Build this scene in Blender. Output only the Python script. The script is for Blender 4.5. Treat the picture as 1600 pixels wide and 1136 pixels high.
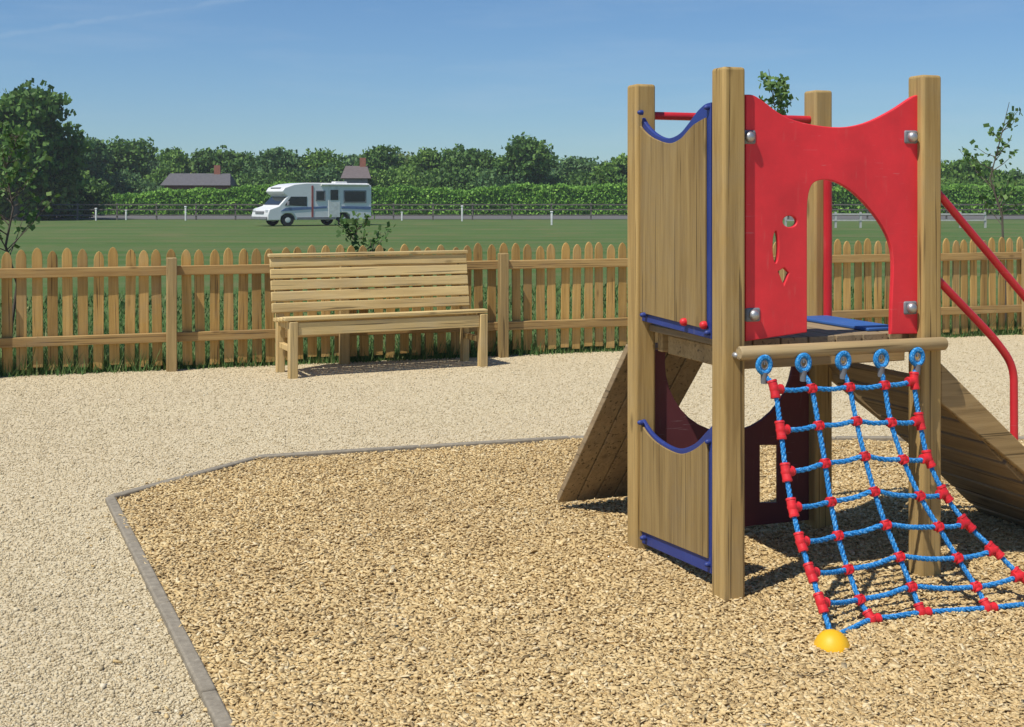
import bpy, bmesh, math, random
import numpy as np
from mathutils import Vector, Matrix

random.seed(4); RNG = np.random.default_rng(7)
for o in list(bpy.data.objects): bpy.data.objects.remove(o)
SC = bpy.context.scene
COL = SC.collection

# ------------------------------------------------------------------ camera
F, H0, CX, HC = 1950.0, 310.0, 800.0, 1.55      # focal length and horizon in photo pixels, eye height
cam = bpy.data.cameras.new('camera'); co = bpy.data.objects.new('camera', cam); COL.objects.link(co)
co.location = (0, 0, HC); co.rotation_euler = (math.radians(90), 0, 0)
cam.sensor_fit = 'HORIZONTAL'; cam.sensor_width = 36; cam.lens = 36*F/1600
cam.shift_y = -(568-H0)/1600; cam.clip_start = .05; cam.clip_end = 3000
SC.camera = co

# ------------------------------------------------------------------ light
SUN_TO = Vector((-.42, -.42, 1.0)).normalized()
el = math.asin(SUN_TO.z); az = math.atan2(SUN_TO.x, SUN_TO.y)
sd = bpy.data.lights.new('sun', 'SUN'); sd.energy = 4.9; sd.angle = math.radians(.55); sd.color = (1, .95, .86)
so = bpy.data.objects.new('sun', sd); COL.objects.link(so)
so.rotation_euler = SUN_TO.to_track_quat('Z', 'Y').to_euler()
W = bpy.data.worlds.new('World'); SC.world = W; W.use_nodes = True
nt = W.node_tree; N = nt.nodes; L = nt.links; N.clear()
sky = N.new('ShaderNodeTexSky'); sky.sky_type = 'NISHITA'; sky.sun_disc = False
sky.sun_elevation = el; sky.sun_rotation = az; sky.air_density = 1.0; sky.dust_density = .15; sky.ozone_density = 2.6
tc = N.new('ShaderNodeTexCoord')
def vray(x, y): return Vector(((x-CX)/F, 1, (H0-y)/F)).normalized()
def mnode(op, a, b=None):
    n = N.new('ShaderNodeMath'); n.operation = op
    for i, v in enumerate((a, b)):
        if v is None: continue
        if isinstance(v, (int, float)): n.inputs[i].default_value = v
        else: L.new(v, n.inputs[i])
    return n.outputs[0]
def trail(p, q, width, strength, scale):
    n = p.cross(q).normalized()
    d = N.new('ShaderNodeVectorMath'); d.operation = 'DOT_PRODUCT'; L.new(tc.outputs['Generated'], d.inputs[0]); d.inputs[1].default_value = n
    ns = N.new('ShaderNodeTexNoise'); ns.inputs['Scale'].default_value = scale; ns.inputs['Detail'].default_value = 6; L.new(tc.outputs['Generated'], ns.inputs['Vector'])
    off = mnode('MULTIPLY', mnode('SUBTRACT', ns.outputs[0], .5), width*1.6)
    a = mnode('DIVIDE', mnode('ABSOLUTE', mnode('ADD', d.outputs['Value'], off)), width)
    m = N.new('ShaderNodeMapRange'); m.interpolation_type = 'SMOOTHSTEP'; L.new(a, m.inputs[0])
    m.inputs[1].default_value = 0; m.inputs[2].default_value = 1; m.inputs[3].default_value = 1; m.inputs[4].default_value = 0
    k = mnode('MULTIPLY', m.outputs[0], mnode('MULTIPLY', ns.outputs[0], strength))
    # only on this side of the sky
    s = N.new('ShaderNodeSeparateXYZ'); L.new(tc.outputs['Generated'], s.inputs[0])
    return mnode('MULTIPLY', k, mnode('GREATER_THAN', s.outputs['Y'], 0))
t1 = trail(vray(-40, 62), vray(390, -4), .0036, .30, 60)
mp = N.new('ShaderNodeMapping'); mp.inputs['Scale'].default_value = (3.0, 3.0, 26); mp.inputs['Rotation'].default_value = (0, math.radians(-5), 0)
L.new(tc.outputs['Generated'], mp.inputs[0])
cn = N.new('ShaderNodeTexNoise'); cn.inputs['Scale'].default_value = 1.6; cn.inputs['Detail'].default_value = 8; cn.inputs['Roughness'].default_value = .6; L.new(mp.outputs[0], cn.inputs['Vector'])
cr = N.new('ShaderNodeMapRange'); L.new(cn.outputs[0], cr.inputs[0]); cr.inputs[1].default_value = .5; cr.inputs[2].default_value = .8; cr.inputs[3].default_value = 0; cr.inputs[4].default_value = .16
fac = mnode('MAXIMUM', t1, cr.outputs[0])
mixs = N.new('ShaderNodeMix'); mixs.data_type = 'RGBA'; L.new(fac, mixs.inputs['Factor']); tint = N.new('ShaderNodeMix'); tint.data_type = 'RGBA'; tint.blend_type = 'MULTIPLY'; tint.inputs['Factor'].default_value = 1; tint.inputs['B'].default_value = (.50, .68, .87, 1)
L.new(sky.outputs[0], tint.inputs['A']); L.new(tint.outputs['Result'], mixs.inputs['A']); mixs.inputs['B'].default_value = (4.6, 5.6, 6.6, 1)
bg = N.new('ShaderNodeBackground'); bg.inputs[1].default_value = .115
out = N.new('ShaderNodeOutputWorld'); L.new(mixs.outputs['Result'], bg.inputs[0]); L.new(bg.outputs[0], out.inputs[0])
SC.view_settings.view_transform = 'Standard'; SC.view_settings.look = 'None'
SC.view_settings.exposure = 0.0; SC.view_settings.gamma = 1

# ------------------------------------------------------------------ helpers
def ground(x, y, h=0):            # a photo point on the ground (or h above it)
    Z = (HC-h)*F/(y-H0); return Vector(((x-CX)/F*Z, Z, h))
def at(x, y, Z): return Vector(((x-CX)/F*Z, Z, HC+(H0-y)/F*Z))

class MB:
    def __init__(s): s.v = []; s.f = []
    def add(s, vs, fs):
        b = len(s.v); s.v += [tuple(v) for v in vs]; s.f += [tuple(i+b for i in f) for f in fs]; return s
    def box(s, c, size, rot=None):
        x, y, z = (d/2 for d in size); c = Vector(c)
        vs = [Vector((sx*x, sy*y, sz*z)) for sx in (-1, 1) for sy in (-1, 1) for sz in (-1, 1)]
        if rot is not None: vs = [rot @ v for v in vs]
        return s.add([v+c for v in vs], [(0,1,3,2),(4,6,7,5),(0,4,5,1),(2,3,7,6),(0,2,6,4),(1,5,7,3)])
    def bar(s, p, q, w, d, up=(0,0,1)):            # box from p to q
        p = Vector(p); q = Vector(q); t = (q-p); l = t.length; t.normalize()
        u = Vector(up); a = t.cross(u); a.normalize(); b = a.cross(t); R = Matrix((t, a, b)).transposed()
        return s.box((p+q)/2, (l, w, d), R)
    def tube(s, pts, r, n=10, cap=True):
        pts = [Vector(p) for p in pts]; rs = r if isinstance(r, (list, tuple)) else [r]*len(pts)
        t0 = (pts[1]-pts[0]).normalized(); a = t0.orthogonal().normalized(); rings = []
        for i, p in enumerate(pts):
            t = (pts[min(i+1, len(pts)-1)]-pts[max(i-1, 0)]).normalized()
            a = (a - t*a.dot(t)).normalized(); b = t.cross(a)
            rings.append([p+(a*math.cos(2*math.pi*k/n)+b*math.sin(2*math.pi*k/n))*rs[i] for k in range(n)])
        vs = [v for R in rings for v in R]; fs = []
        for i in range(len(rings)-1):
            for k in range(n):
                k2 = (k+1) % n; fs.append((i*n+k, i*n+k2, (i+1)*n+k2, (i+1)*n+k))
        if cap: fs.append(tuple(range(n-1, -1, -1))); fs.append(tuple((len(rings)-1)*n+k for k in range(n)))
        return s.add(vs, fs)
    def lathe(s, prof, n=20, c=(0,0,0), M=None):      # (r, z) profile round z
        c = Vector(c); vs = []; fs = []
        for r, z in prof:
            for k in range(n):
                v = Vector((r*math.cos(2*math.pi*k/n), r*math.sin(2*math.pi*k/n), z)); vs.append((M @ v if M else v)+c)
        m = len(prof)
        for i in range(m-1):
            for k in range(n):
                k2 = (k+1) % n; fs.append((i*n+k, i*n+k2, (i+1)*n+k2, (i+1)*n+k))
        fs.append(tuple(range(n-1, -1, -1))); fs.append(tuple((m-1)*n+k for k in range(n)))
        return s.add(vs, fs)
    def prism(s, poly, y0, y1, f=lambda a, b, c: (a, c, b)):   # polygon in (a,b), extruded along c
        n = len(poly); vs = [f(a, b, y0) for a, b in poly]+[f(a, b, y1) for a, b in poly]
        fs = [tuple(range(n)), tuple(range(2*n-1, n-1, -1))]+[(i, i+n, (i+1) % n+n, (i+1) % n) for i in range(n)]
        return s.add(vs, fs)
    def mesh(s, name):
        m = bpy.data.meshes.new(name); m.from_pydata(s.v, [], s.f); m.update(); 
        bm = bmesh.new(); bm.from_mesh(m); bmesh.ops.recalc_face_normals(bm, faces=bm.faces); bm.to_mesh(m); bm.free()
        return m
    def build(s, name, mat, parent=None, smooth=False, bevel=0, seg=2, loc=None):
        m = s.mesh(name); o = bpy.data.objects.new(name, m); COL.objects.link(o)
        if mat: m.materials.append(mat)
        if parent: o.parent = parent
        if loc is not None: o.location = loc
        if bevel:
            b = o.modifiers.new('bevel', 'BEVEL'); b.width = bevel; b.segments = seg; b.limit_method = 'ANGLE'; b.angle_limit = math.radians(40)
        if smooth or bevel:
            m.polygons.foreach_set('use_smooth', [True]*len(m.polygons))
            if not bevel or True:
                m.set_sharp_from_angle(angle=math.radians(45))
        return o
def npmesh(name, V, Fq, mat, parent=None, smooth=False):
    m = bpy.data.meshes.new(name); n = len(Fq); k = Fq.shape[1]
    m.vertices.add(len(V)); m.vertices.foreach_set('co', np.asarray(V, np.float32).ravel())
    m.loops.add(n*k); m.loops.foreach_set('vertex_index', np.asarray(Fq, np.int32).ravel())
    m.polygons.add(n); m.polygons.foreach_set('loop_start', np.arange(0, n*k, k, dtype=np.int32)); m.polygons.foreach_set('loop_total', np.full(n, k, np.int32))
    m.update(calc_edges=True); m.validate(); m.materials.append(mat)
    if smooth: m.polygons.foreach_set('use_smooth', [True]*n)
    o = bpy.data.objects.new(name, m); COL.objects.link(o)
    if parent: o.parent = parent
    return o
def tag(o, label, cat, group=None):
    o['label'] = label; o['category'] = cat
    if group: o['group'] = group
    return o
def thing(name, label, cat, loc=(0,0,0), rz=0, group=None):
    o = bpy.data.objects.new(name, None); COL.objects.link(o); o.location = loc; o.rotation_euler = (0, 0, rz); o.empty_display_size = .2
    return tag(o, label, cat, group)
def structure(o): o['kind'] = 'structure'; return o
def stuff(o): o['kind'] = 'stuff'; return o
def copy_part(src, parent, loc=None):
    c = src.copy(); COL.objects.link(c); c.parent = parent
    if loc is not None: c.location = loc
    return c

# ------------------------------------------------------------------ materials
MATS = {}
def mat(name, rough=.7, spec=.5):
    m = bpy.data.materials.new(name); m.use_nodes = True; MATS[name] = m
    b = m.node_tree.nodes['Principled BSDF']; b.inputs['Roughness'].default_value = rough; b.inputs['Specular IOR Level'].default_value = spec
    return m, m.node_tree.nodes, m.node_tree.links, b
def ramp(N, L, src, stops):
    r = N.new('ShaderNodeValToRGB'); e = r.color_ramp.elements
    while len(e) < len(stops): e.new(.5)
    for i, (p, c) in enumerate(stops): e[i].position = p; e[i].color = (*c, 1)
    L.new(src, r.inputs[0]); return r.outputs[0]
def noise(N, L, vec, scale, detail=5, rough=.55, dist=0):
    n = N.new('ShaderNodeTexNoise'); n.inputs['Scale'].default_value = scale; n.inputs['Detail'].default_value = detail; n.inputs['Roughness'].default_value = rough; n.inputs['Distortion'].default_value = dist
    if vec is not None: L.new(vec, n.inputs['Vector'])
    return n.outputs[0]
def mapping(N, L, scale, rot=(0,0,0), kind='Object', random_off=False):
    t = N.new('ShaderNodeTexCoord'); m = N.new('ShaderNodeMapping'); m.inputs['Scale'].default_value = scale; m.inputs['Rotation'].default_value = rot
    L.new(t.outputs[kind], m.inputs[0])
    if random_off:
        oi = N.new('ShaderNodeObjectInfo'); mu = N.new('ShaderNodeMath'); mu.operation = 'MULTIPLY'; mu.inputs[1].default_value = 37; L.new(oi.outputs['Random'], mu.inputs[0]); L.new(mu.outputs[0], m.inputs['Location'])
    return m.outputs[0]
def mixc(N, L, fac, a, b, mode='MIX'):
    x = N.new('ShaderNodeMix'); x.data_type = 'RGBA'; x.blend_type = mode
    for k, v in (('Factor', fac), ('A', a), ('B', b)):
        if isinstance(v, (int, float)): x.inputs[k].default_value = v
        elif isinstance(v, tuple): x.inputs[k].default_value = (*v, 1)
        else: L.new(v, x.inputs[k])
    return x.outputs['Result']
def bump(N, L, b, h, strength=.3, dist=.01):
    n = N.new('ShaderNodeBump'); n.inputs['Strength'].default_value = strength; n.inputs['Distance'].default_value = dist; L.new(h, n.inputs['Height']); L.new(n.outputs[0], b.inputs['Normal'])

def wood(name, dark, mid, light, axis, objrand=.0, rough=.75, grain=1.0):
    m, N, L, b = mat(name, rough, .3)
    sc = [38*grain]*3; sc[axis] = 1.6*grain
    v = mapping(N, L, sc, random_off=True)
    n1 = noise(N, L, v, 1, 6, .6, 1.2)
    sc2 = [9]*3; sc2[axis] = .9
    n2 = noise(N, L, mapping(N, L, sc2, random_off=True), 1, 3, .5, .6)
    c = ramp(N, L, n1, [(.28, dark), (.5, mid), (.72, light)])
    c = mixc(N, L, .35, c, ramp(N, L, n2, [(.3, dark), (.6, light)]))
    # knots
    vo = N.new('ShaderNodeTexVoronoi'); s3 = [6.5]*3; s3[axis] = 2.4; vo.inputs['Scale'].default_value = 1; L.new(mapping(N, L, s3, random_off=True), vo.inputs['Vector'])
    k = ramp(N, L, vo.outputs['Distance'], [(.05, (1,1,1)), (.13, (0,0,0))])
    c = mixc(N, L, mixc(N, L, 1.0, k, (.55,.55,.55), 'MULTIPLY'), c, tuple(x*.38 for x in dark))
    s4 = [70]*3; s4[axis] = 1.1
    ck = noise(N, L, mapping(N, L, s4, random_off=True), 1, 2, .5, .4)
    c = mixc(N, L, ramp(N, L, ck, [(.33, (.8,.8,.8)), (.38, (0,0,0))]), c, tuple(x*.35 for x in dark))
    wg = noise(N, L, mapping(N, L, (2.2,2.2,2.2), random_off=True), 1, 6, .7)
    c = mixc(N, L, ramp(N, L, wg, [(.48, (0,0,0)), (.78, (.3,.3,.3))]), c, tuple(sum(mid)/3*k for k in (1.06,1.0,.82)))
    if objrand:
        oi = N.new('ShaderNodeObjectInfo'); hs = N.new('ShaderNodeHueSaturation'); mr = N.new('ShaderNodeMapRange'); L.new(oi.outputs['Random'], mr.inputs[0])
        mr.inputs[3].default_value = 1-objrand; mr.inputs[4].default_value = 1+objrand; L.new(mr.outputs[0], hs.inputs['Value']); L.new(c, hs.inputs['Color']); c = hs.outputs[0]
    L.new(c, b.inputs['Base Color']); bump(N, L, b, n1, .35, .004)
    return m
WD, WM, WL = (.20,.115,.05), (.35,.22,.10), (.46,.31,.16)
M_POST = wood('post_timber', (0.240,0.147,0.047), (0.396,0.260,0.093), (0.504,0.348,0.137), 2)
M_LOGX = wood('log_timber', (0.231,0.154,0.068), (0.378,0.268,0.128), (0.483,0.360,0.178), 0)
M_RAMP = wood('ramp_timber', (.17,.12,.065), (.28,.20,.11), (.38,.28,.16), 1)
M_STRG = wood('stringer_timber', (0.210,0.135,0.054), (0.357,0.239,0.104), (0.462,0.322,0.149), 0)
M_PICK = wood('picket_timber', (0.263,0.149,0.040), (0.409,0.251,0.074), (0.538,0.345,0.119), 2, .26)
M_RAIL = wood('rail_timber', (0.244,0.138,0.045), (0.374,0.230,0.082), (0.468,0.313,0.123), 0, .08)
M_FPST = wood('fence_post_timber', (0.228,0.150,0.058), (0.362,0.248,0.100), (0.457,0.327,0.146), 2, .08)
M_BENX = wood('bench_slat_timber', (0.403,0.275,0.114), (0.582,0.424,0.185), (0.694,0.528,0.246), 0, .07)
M_BENZ = wood('bench_leg_timber', (0.363,0.238,0.095), (0.528,0.373,0.159), (0.638,0.475,0.215), 2, .07)
M_STAKE = wood('stake_timber', (.16,.11,.06), (.28,.2,.11), (.38,.28,.17), 2)

def plastic(name, col, rough=.38, fade=.2, var=3.0):
    m, N, L, b = mat(name, rough, .45)
    n = noise(N, L, mapping(N, L, (var,)*3), 1, 6, .6)
    c = ramp(N, L, n, [(.3, tuple(x*(1-fade) for x in col)), (.7, tuple(min(1, x*(1+fade)) for x in col))])
    n2 = noise(N, L, mapping(N, L, (40,40,6)), 1, 4, .7)
    c = mixc(N, L, ramp(N, L, n2, [(.6, (0,0,0)), (.85, (.22,.22,.22))]), c, (.45,.38,.30))
    sn = noise(N, L, mapping(N, L, (9,9,120), (.5,.4,.3)), 1, 3, .6); sm = noise(N, L, mapping(N, L, (3.1,)*3), 1, 3)
    sk = mixc(N, L, 1.0, ramp(N, L, sn, [(.66, (0,0,0)), (.70, (.8,.8,.8))]), ramp(N, L, sm, [(.48, (0,0,0)), (.62, (.6,.6,.6))]), 'MULTIPLY')
    c = mixc(N, L, sk, c, tuple(min(1, x*.6+.22) for x in col))
    L.new(c, b.inputs['Base Color']); bump(N, L, b, noise(N, L, mapping(N, L, (260,)*3), 1, 2), .06, .002)
    rr = N.new('ShaderNodeMapRange'); L.new(n, rr.inputs[0]); rr.inputs[3].default_value = rough-.08; rr.inputs[4].default_value = rough+.3; L.new(rr.outputs[0], b.inputs['Roughness'])
    return m
M_RED = plastic('red_panel', (.74,.030,.042), .42)
M_REDT = plastic('red_steel', (.55,.02,.03), .3)
M_REDC = plastic('red_plastic', (.62,.018,.026), .4)
M_BLUE = plastic('blue_panel', (.02,.04,.20), .4)
M_FACE = wood('panel_timber', (0.165,0.102,0.034), (0.262,0.174,0.066), (0.342,0.240,0.095), 2)
M_BLUES = plastic('blue_step', (.03,.10,.32), .5)
M_YEL = plastic('yellow_plastic', (.78,.44,.012), .4)
M_GREY = plastic('grey_plastic', (.17,.18,.20), .4)
M_STEEL = plastic('galvanised_steel', (.42,.43,.44), .35); MATS['galvanised_steel'].node_tree.nodes['Principled BSDF'].inputs['Metallic'].default_value = .8
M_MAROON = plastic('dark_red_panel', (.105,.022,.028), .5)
m, N_, L_, b_ = mat('blue_rope', .8, .2); M_ROPE = m
rn = noise(N_, L_, mapping(N_, L_, (150,)*3), 1, 3)
L_.new(ramp(N_, L_, rn, [(.33, (.012,.13,.40)), (.54, (.025,.25,.60)), (.70, (.22,.48,.74))]), b_.inputs['Base Color']); bump(N_, L_, b_, rn, .4, .004)

# ground materials -------------------------------------------------------
def island(N):
    g = N.new('ShaderNodeNewGeometry'); return g.outputs['Random Per Island']
GRAV = [(0, (0.351,0.276,0.161)), (.2, (0.499,0.411,0.257)), (.5, (0.610,0.517,0.338)), (.78, (0.684,0.597,0.411)), (.94, (0.518,0.411,0.242)), (1, (0.776,0.705,0.539))]
CHIP = [(0, (0.103,0.062,0.029)), (.05, (0.270,0.167,0.063)), (.15, (0.477,0.323,0.134)), (.45, (0.643,0.465,0.210)), (.72, (0.726,0.546,0.271)), (.9, (0.798,0.637,0.352)), (1, (0.892,0.758,0.495))]
def pebbly(name, stops, scale, dark, strength, big):
    m, N, L, b = mat(name, .9, .15)
    vec = mapping(N, L, (1,1,1))
    wob = noise(N, L, vec, scale*.5, 2)
    vo = N.new('ShaderNodeTexVoronoi'); vo.inputs['Scale'].default_value = scale; L.new(vec, vo.inputs['Vector'])
    sp = N.new('ShaderNodeSeparateColor'); L.new(vo.outputs['Color'], sp.inputs[0])
    c = ramp(N, L, sp.outputs[0], stops)
    vo2 = N.new('ShaderNodeTexVoronoi'); vo2.inputs['Scale'].default_value = scale*2.3; L.new(vec, vo2.inputs['Vector'])
    sp2 = N.new('ShaderNodeSeparateColor'); L.new(vo2.outputs['Color'], sp2.inputs[0])
    c = mixc(N, L, .4, c, ramp(N, L, sp2.outputs[1], stops))
    n = noise(N, L, vec, big, 5, .6)
    c = mixc(N, L, ramp(N, L, n, [(.35, (0,0,0)), (.7, (.35,.35,.35))]), c, dark)
    L.new(c, b.inputs['Base Color'])
    bump(N, L, b, vo.outputs['Distance'], strength, .012)
    return m
M_GRAVEL = pebbly('gravel_bed', GRAV, 85, (.55,.45,.30), .4, .9)
M_CHIPBED = pebbly('wood_chip_bed', CHIP, 60, (.44,.31,.15), .7, 1.3)
m, N_, L_, b_ = mat('loose_stone', .85, .2); M_STONE = m
bn = noise(N_, L_, mapping(N_, L_, (.8,.8,.8)), 1, 5, .65)
L_.new(mixc(N_, L_, ramp(N_, L_, bn, [(.42, (0,0,0)), (.72, (.5,.5,.5))]), ramp(N_, L_, island(N_), GRAV), (.43,.35,.22)), b_.inputs['Base Color'])
m, N_, L_, b_ = mat('loose_chip', .85, .15); M_CHIP = m
c = ramp(N_, L_, island(N_), CHIP); gn = noise(N_, L_, mapping(N_, L_, (90,90,90)), 1, 4)
bn = noise(N_, L_, mapping(N_, L_, (1.1,1.1,1.1)), 1, 5, .65)
c = mixc(N_, L_, ramp(N_, L_, bn, [(.40, (0.000,0.000,0.000)), (.75, (0.500,0.500,0.500))]), c, (0.360,0.240,0.110))
L_.new(mixc(N_, L_, .35, c, ramp(N_, L_, gn, [(.3, (.34,.23,.10)), (.7, (.78,.62,.36))])), b_.inputs['Base Color'])
m, N_, L_, b_ = mat('field_grass', .9, .1); M_FIELD = m
v = mapping(N_, L_, (1,1,1)); n1 = noise(N_, L_, v, .12, 6, .65); n2 = noise(N_, L_, v, 6, 6, .8)
c = ramp(N_, L_, n1, [(.3, (0.055,0.119,0.027)), (.55, (0.075,0.146,0.035)), (.75, (0.108,0.167,0.050))])
L_.new(mixc(N_, L_, .35, c, ramp(N_, L_, n2, [(.3, (0.037,0.073,0.018)), (.7, (0.110,0.164,0.058))])), b_.inputs['Base Color']); bump(N_, L_, b_, n2, .8, .05)
n3 = noise(N_, L_, mapping(N_, L_, (.02,.55,1)), 1, 4, .6)
cc = b_.inputs['Base Color'].links[0].from_socket
cc = mixc(N_, L_, ramp(N_, L_, n3, [(.42, (0,0,0)), (.58, (.7,.7,.7))]), cc, (.125,.155,.06))
n4 = noise(N_, L_, mapping(N_, L_, (.25,.25,.25)), 1, 6, .7)
cc = mixc(N_, L_, ramp(N_, L_, n4, [(.5, (0,0,0)), (.68, (.8,.8,.8))]), cc, (.155,.15,.065))
L_.new(cc, b_.inputs['Base Color'])
m, N_, L_, b_ = mat('grass_blades', .7, .2); M_BLADE = m
L_.new(ramp(N_, L_, island(N_), [(0, (.045,.10,.025)), (.5, (.085,.17,.045)), (.85, (.15,.22,.07)), (1, (.28,.25,.11))]), b_.inputs['Base Color'])
m, N_, L_, b_ = mat('edging_stone', .85, .2); M_KERB = m
n1 = noise(N_, L_, mapping(N_, L_, (30,30,30)), 1, 6, .7)
L_.new(ramp(N_, L_, n1, [(.3, (0.198,0.170,0.129)), (.6, (0.293,0.256,0.195)), (.8, (0.412,0.363,0.281))]), b_.inputs['Base Color']); bump(N_, L_, b_, n1, .5, .006)
m, N_, L_, b_ = mat('track_asphalt', .9, .2); M_TRACK = m
n1 = noise(N_, L_, mapping(N_, L_, (2,2,2)), 1, 6, .7)
L_.new(ramp(N_, L_, n1, [(.3, (.10,.098,.095)), (.7, (.17,.16,.15))]), b_.inputs['Base Color'])
def leafmat(name, stops):
    m, N, L, b = mat(name, .6, .25)
    c = ramp(N, L, island(N), stops)
    n = noise(N, L, mapping(N, L, (.35,.35,.35)), 1, 3)
    c = mixc(N, L, .3, c, ramp(N, L, n, [(.35, stops[0][1]), (.65, stops[-1][1])]))
    L.new(c, b.inputs['Base Color'])
    tr = N.new('ShaderNodeBsdfTranslucent'); L.new(c, tr.inputs[0]); mx = N.new('ShaderNodeMixShader'); mx.inputs[0].default_value = .25
    o = [n for n in N if n.type == 'OUTPUT_MATERIAL'][0]; L.new(b.outputs[0], mx.inputs[1]); L.new(tr.outputs[0], mx.inputs[2]); L.new(mx.outputs[0], o.inputs[0])
    return m
LEAF = [leafmat('leaf_dark', [(0, (0.043,0.100,0.024)), (.6, (0.089,0.196,0.038)), (1, (0.198,0.331,0.070))]),
        leafmat('leaf_mid', [(0, (0.060,0.135,0.025)), (.6, (0.133,0.264,0.044)), (1, (0.270,0.429,0.080))]),
        leafmat('leaf_blue', [(0, (0.045,0.111,0.042)), (.6, (0.099,0.206,0.063)), (1, (0.194,0.318,0.102))]),
        leafmat('leaf_olive', [(0, (0.077,0.121,0.028)), (.6, (0.171,0.235,0.055)), (1, (0.321,0.383,0.096))])]
M_HEDGE = leafmat('hedge_leaf', [(0, (0.081,0.190,0.028)), (.6, (0.186,0.395,0.054)), (1, (0.350,0.594,0.095))])
M_SAPL = leafmat('sapling_leaf', [(0, (0.044,0.105,0.026)), (.6, (0.088,0.184,0.044)), (1, (0.228,0.333,0.105))])
M_BARK = wood('bark', (.05,.04,.03), (.10,.08,.06), (.16,.13,.10), 2)

# ------------------------------------------------------------------ ground
def sheet(name, pts, z, m):
    o = MB().add([(p[0], p[1], z) for p in pts], [tuple(range(len(pts)))]).build(name, m)
    if o.data.polygons[0].normal.z < 0: o.data.flip_normals()
    return structure(o)
sheet('field', [(-900,-60),(900,-60),(900,1500),(-900,1500)], 0, M_FIELD)
FA, FB = ground(0, 590), ground(1600, 523)                       # foot of the fence
FD = (FB-FA).normalized(); FN = Vector((-FD.y, FD.x, 0)); FANG = math.atan2(FD.y, FD.x)
g0 = FA-FD*9+FN*.06; g1 = FB+FD*9+FN*.06
sheet('gravel_path', [(g0.x,g0.y),(g1.x,g1.y),(14,-4),(-14,-4)], .004, M_GRAVEL)
KP = [ground(395, 1230), ground(172, 784), ground(402, 721), ground(890, 690), ground(1720, 690)]
KE = [Vector((6.5, 1.2, 0)), Vector((-.4, 1.2, 0))]
def hump(x, y):
    return .011*np.sin(x*2.1+.7*np.sin(y*1.3))*np.sin(y*1.7+.4)+.007*np.sin(x*5.3+y*2.2)*np.sin(y*4.9-x*1.4)+.004*np.sin(x*11+3*np.sin(y*3))
PIT = [(p.x, p.y) for p in KP]+[(6.5, KP[-1].y), (6.5,1.2)]
def pit_sheet():
    bm = bmesh.new(); bm.faces.new([bm.verts.new((x, y, .012)) for x, y in PIT])
    for axis in (0, 1):
        lo, hi = (-3, 6.5) if axis == 0 else (1.2, KP[-1].y+.2); v = lo
        while v < hi:
            v += .07
            co_, no_ = [0,0,0], [0,0,0]; co_[axis] = v; no_[axis] = 1
            bmesh.ops.bisect_plane(bm, geom=bm.verts[:]+bm.edges[:]+bm.faces[:], plane_co=co_, plane_no=no_)
    for v in bm.verts: v.co.z = .014+float(hump(v.co.x, v.co.y))*.8
    me = bpy.data.meshes.new('wood_chip_pit'); bm.to_mesh(me); bm.free(); me.materials.append(M_CHIPBED)
    me.polygons.foreach_set('use_smooth', [True]*len(me.polygons))
    o = bpy.data.objects.new('wood_chip_pit', me); COL.objects.link(o); return structure(o)
pit_sheet()
kb = MB()
kpts = [KP[0]+(KP[0]-KP[1]).normalized()*1.2]+KP[1:]
for i in range(len(kpts)-1):
    p, q = kpts[i], kpts[i+1]; n = max(1, round((q-p).length/.9))
    for k in range(n):
        a = p.lerp(q, k/n); b = p.lerp(q, (k+1)/n); d = (b-a).normalized()*.004
        z = .008+random.uniform(-.005, .004)
        kb.bar(a+d+Vector((0,0,z-.03)), b-d+Vector((0,0,z-.03)), .050, .11)
structure(kb.build('kerb', M_KERB, bevel=.008))
# track and verge at the far side of the field
tA, tB = 92, 112
sheet('track', [(-300,tA),(300,tA),(300,tB),(-300,tB)], .02, M_TRACK)

# loose chips and stones
def in_poly(x, y, poly):
    r = np.zeros(len(x), bool); n = len(poly)
    for i in range(n):
        x1, y1 = poly[i]; x2, y2 = poly[(i+1) % n]
        c = ((y1 > y) != (y2 > y)) & (x < (x2-x1)*(y-y1)/((y2-y1) or 1e-9)+x1); r ^= c
    return r
def scatter(n, y0, y1, power):
    y = y0+(y1-y0)*RNG.random(n)**power; hw = y*.41+.5
    return (RNG.random(n)*2-1)*hw+.12*y*0, y
CUBE_V = np.array([(sx, sy, sz) for sx in (-1,1) for sy in (-1,1) for sz in (-1,1)], float)*.5
CUBE_F = np.array([(0,1,3,2),(4,6,7,5),(0,4,5,1),(2,3,7,6),(0,2,6,4),(1,5,7,3)])
OCT_V = np.array([(1,0,0),(-1,0,0),(0,1,0),(0,-1,0),(0,0,1),(0,0,-1)], float)*.5
OCT_F = np.array([(0,2,4),(2,1,4),(1,3,4),(3,0,4),(2,0,5),(1,2,5),(3,1,5),(0,3,5)])
def rots(n, tilt):
    a = RNG.random(n)*2*np.pi; b = RNG.normal(0, tilt, n); c = RNG.normal(0, tilt, n)
    ca, sa, cb, sb, cc, sc_ = np.cos(a), np.sin(a), np.cos(b), np.sin(b), np.cos(c), np.sin(c)
    Z = np.zeros(n); O = np.ones(n)
    Rz = np.stack([np.stack([ca,-sa,Z],-1), np.stack([sa,ca,Z],-1), np.stack([Z,Z,O],-1)], 1)
    Ry = np.stack([np.stack([cb,Z,sb],-1), np.stack([Z,O,Z],-1), np.stack([-sb,Z,cb],-1)], 1)
    Rx = np.stack([np.stack([O,Z,Z],-1), np.stack([Z,cc,-sc_],-1), np.stack([Z,sc_,cc],-1)], 1)
    return Rz @ Ry @ Rx
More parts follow.
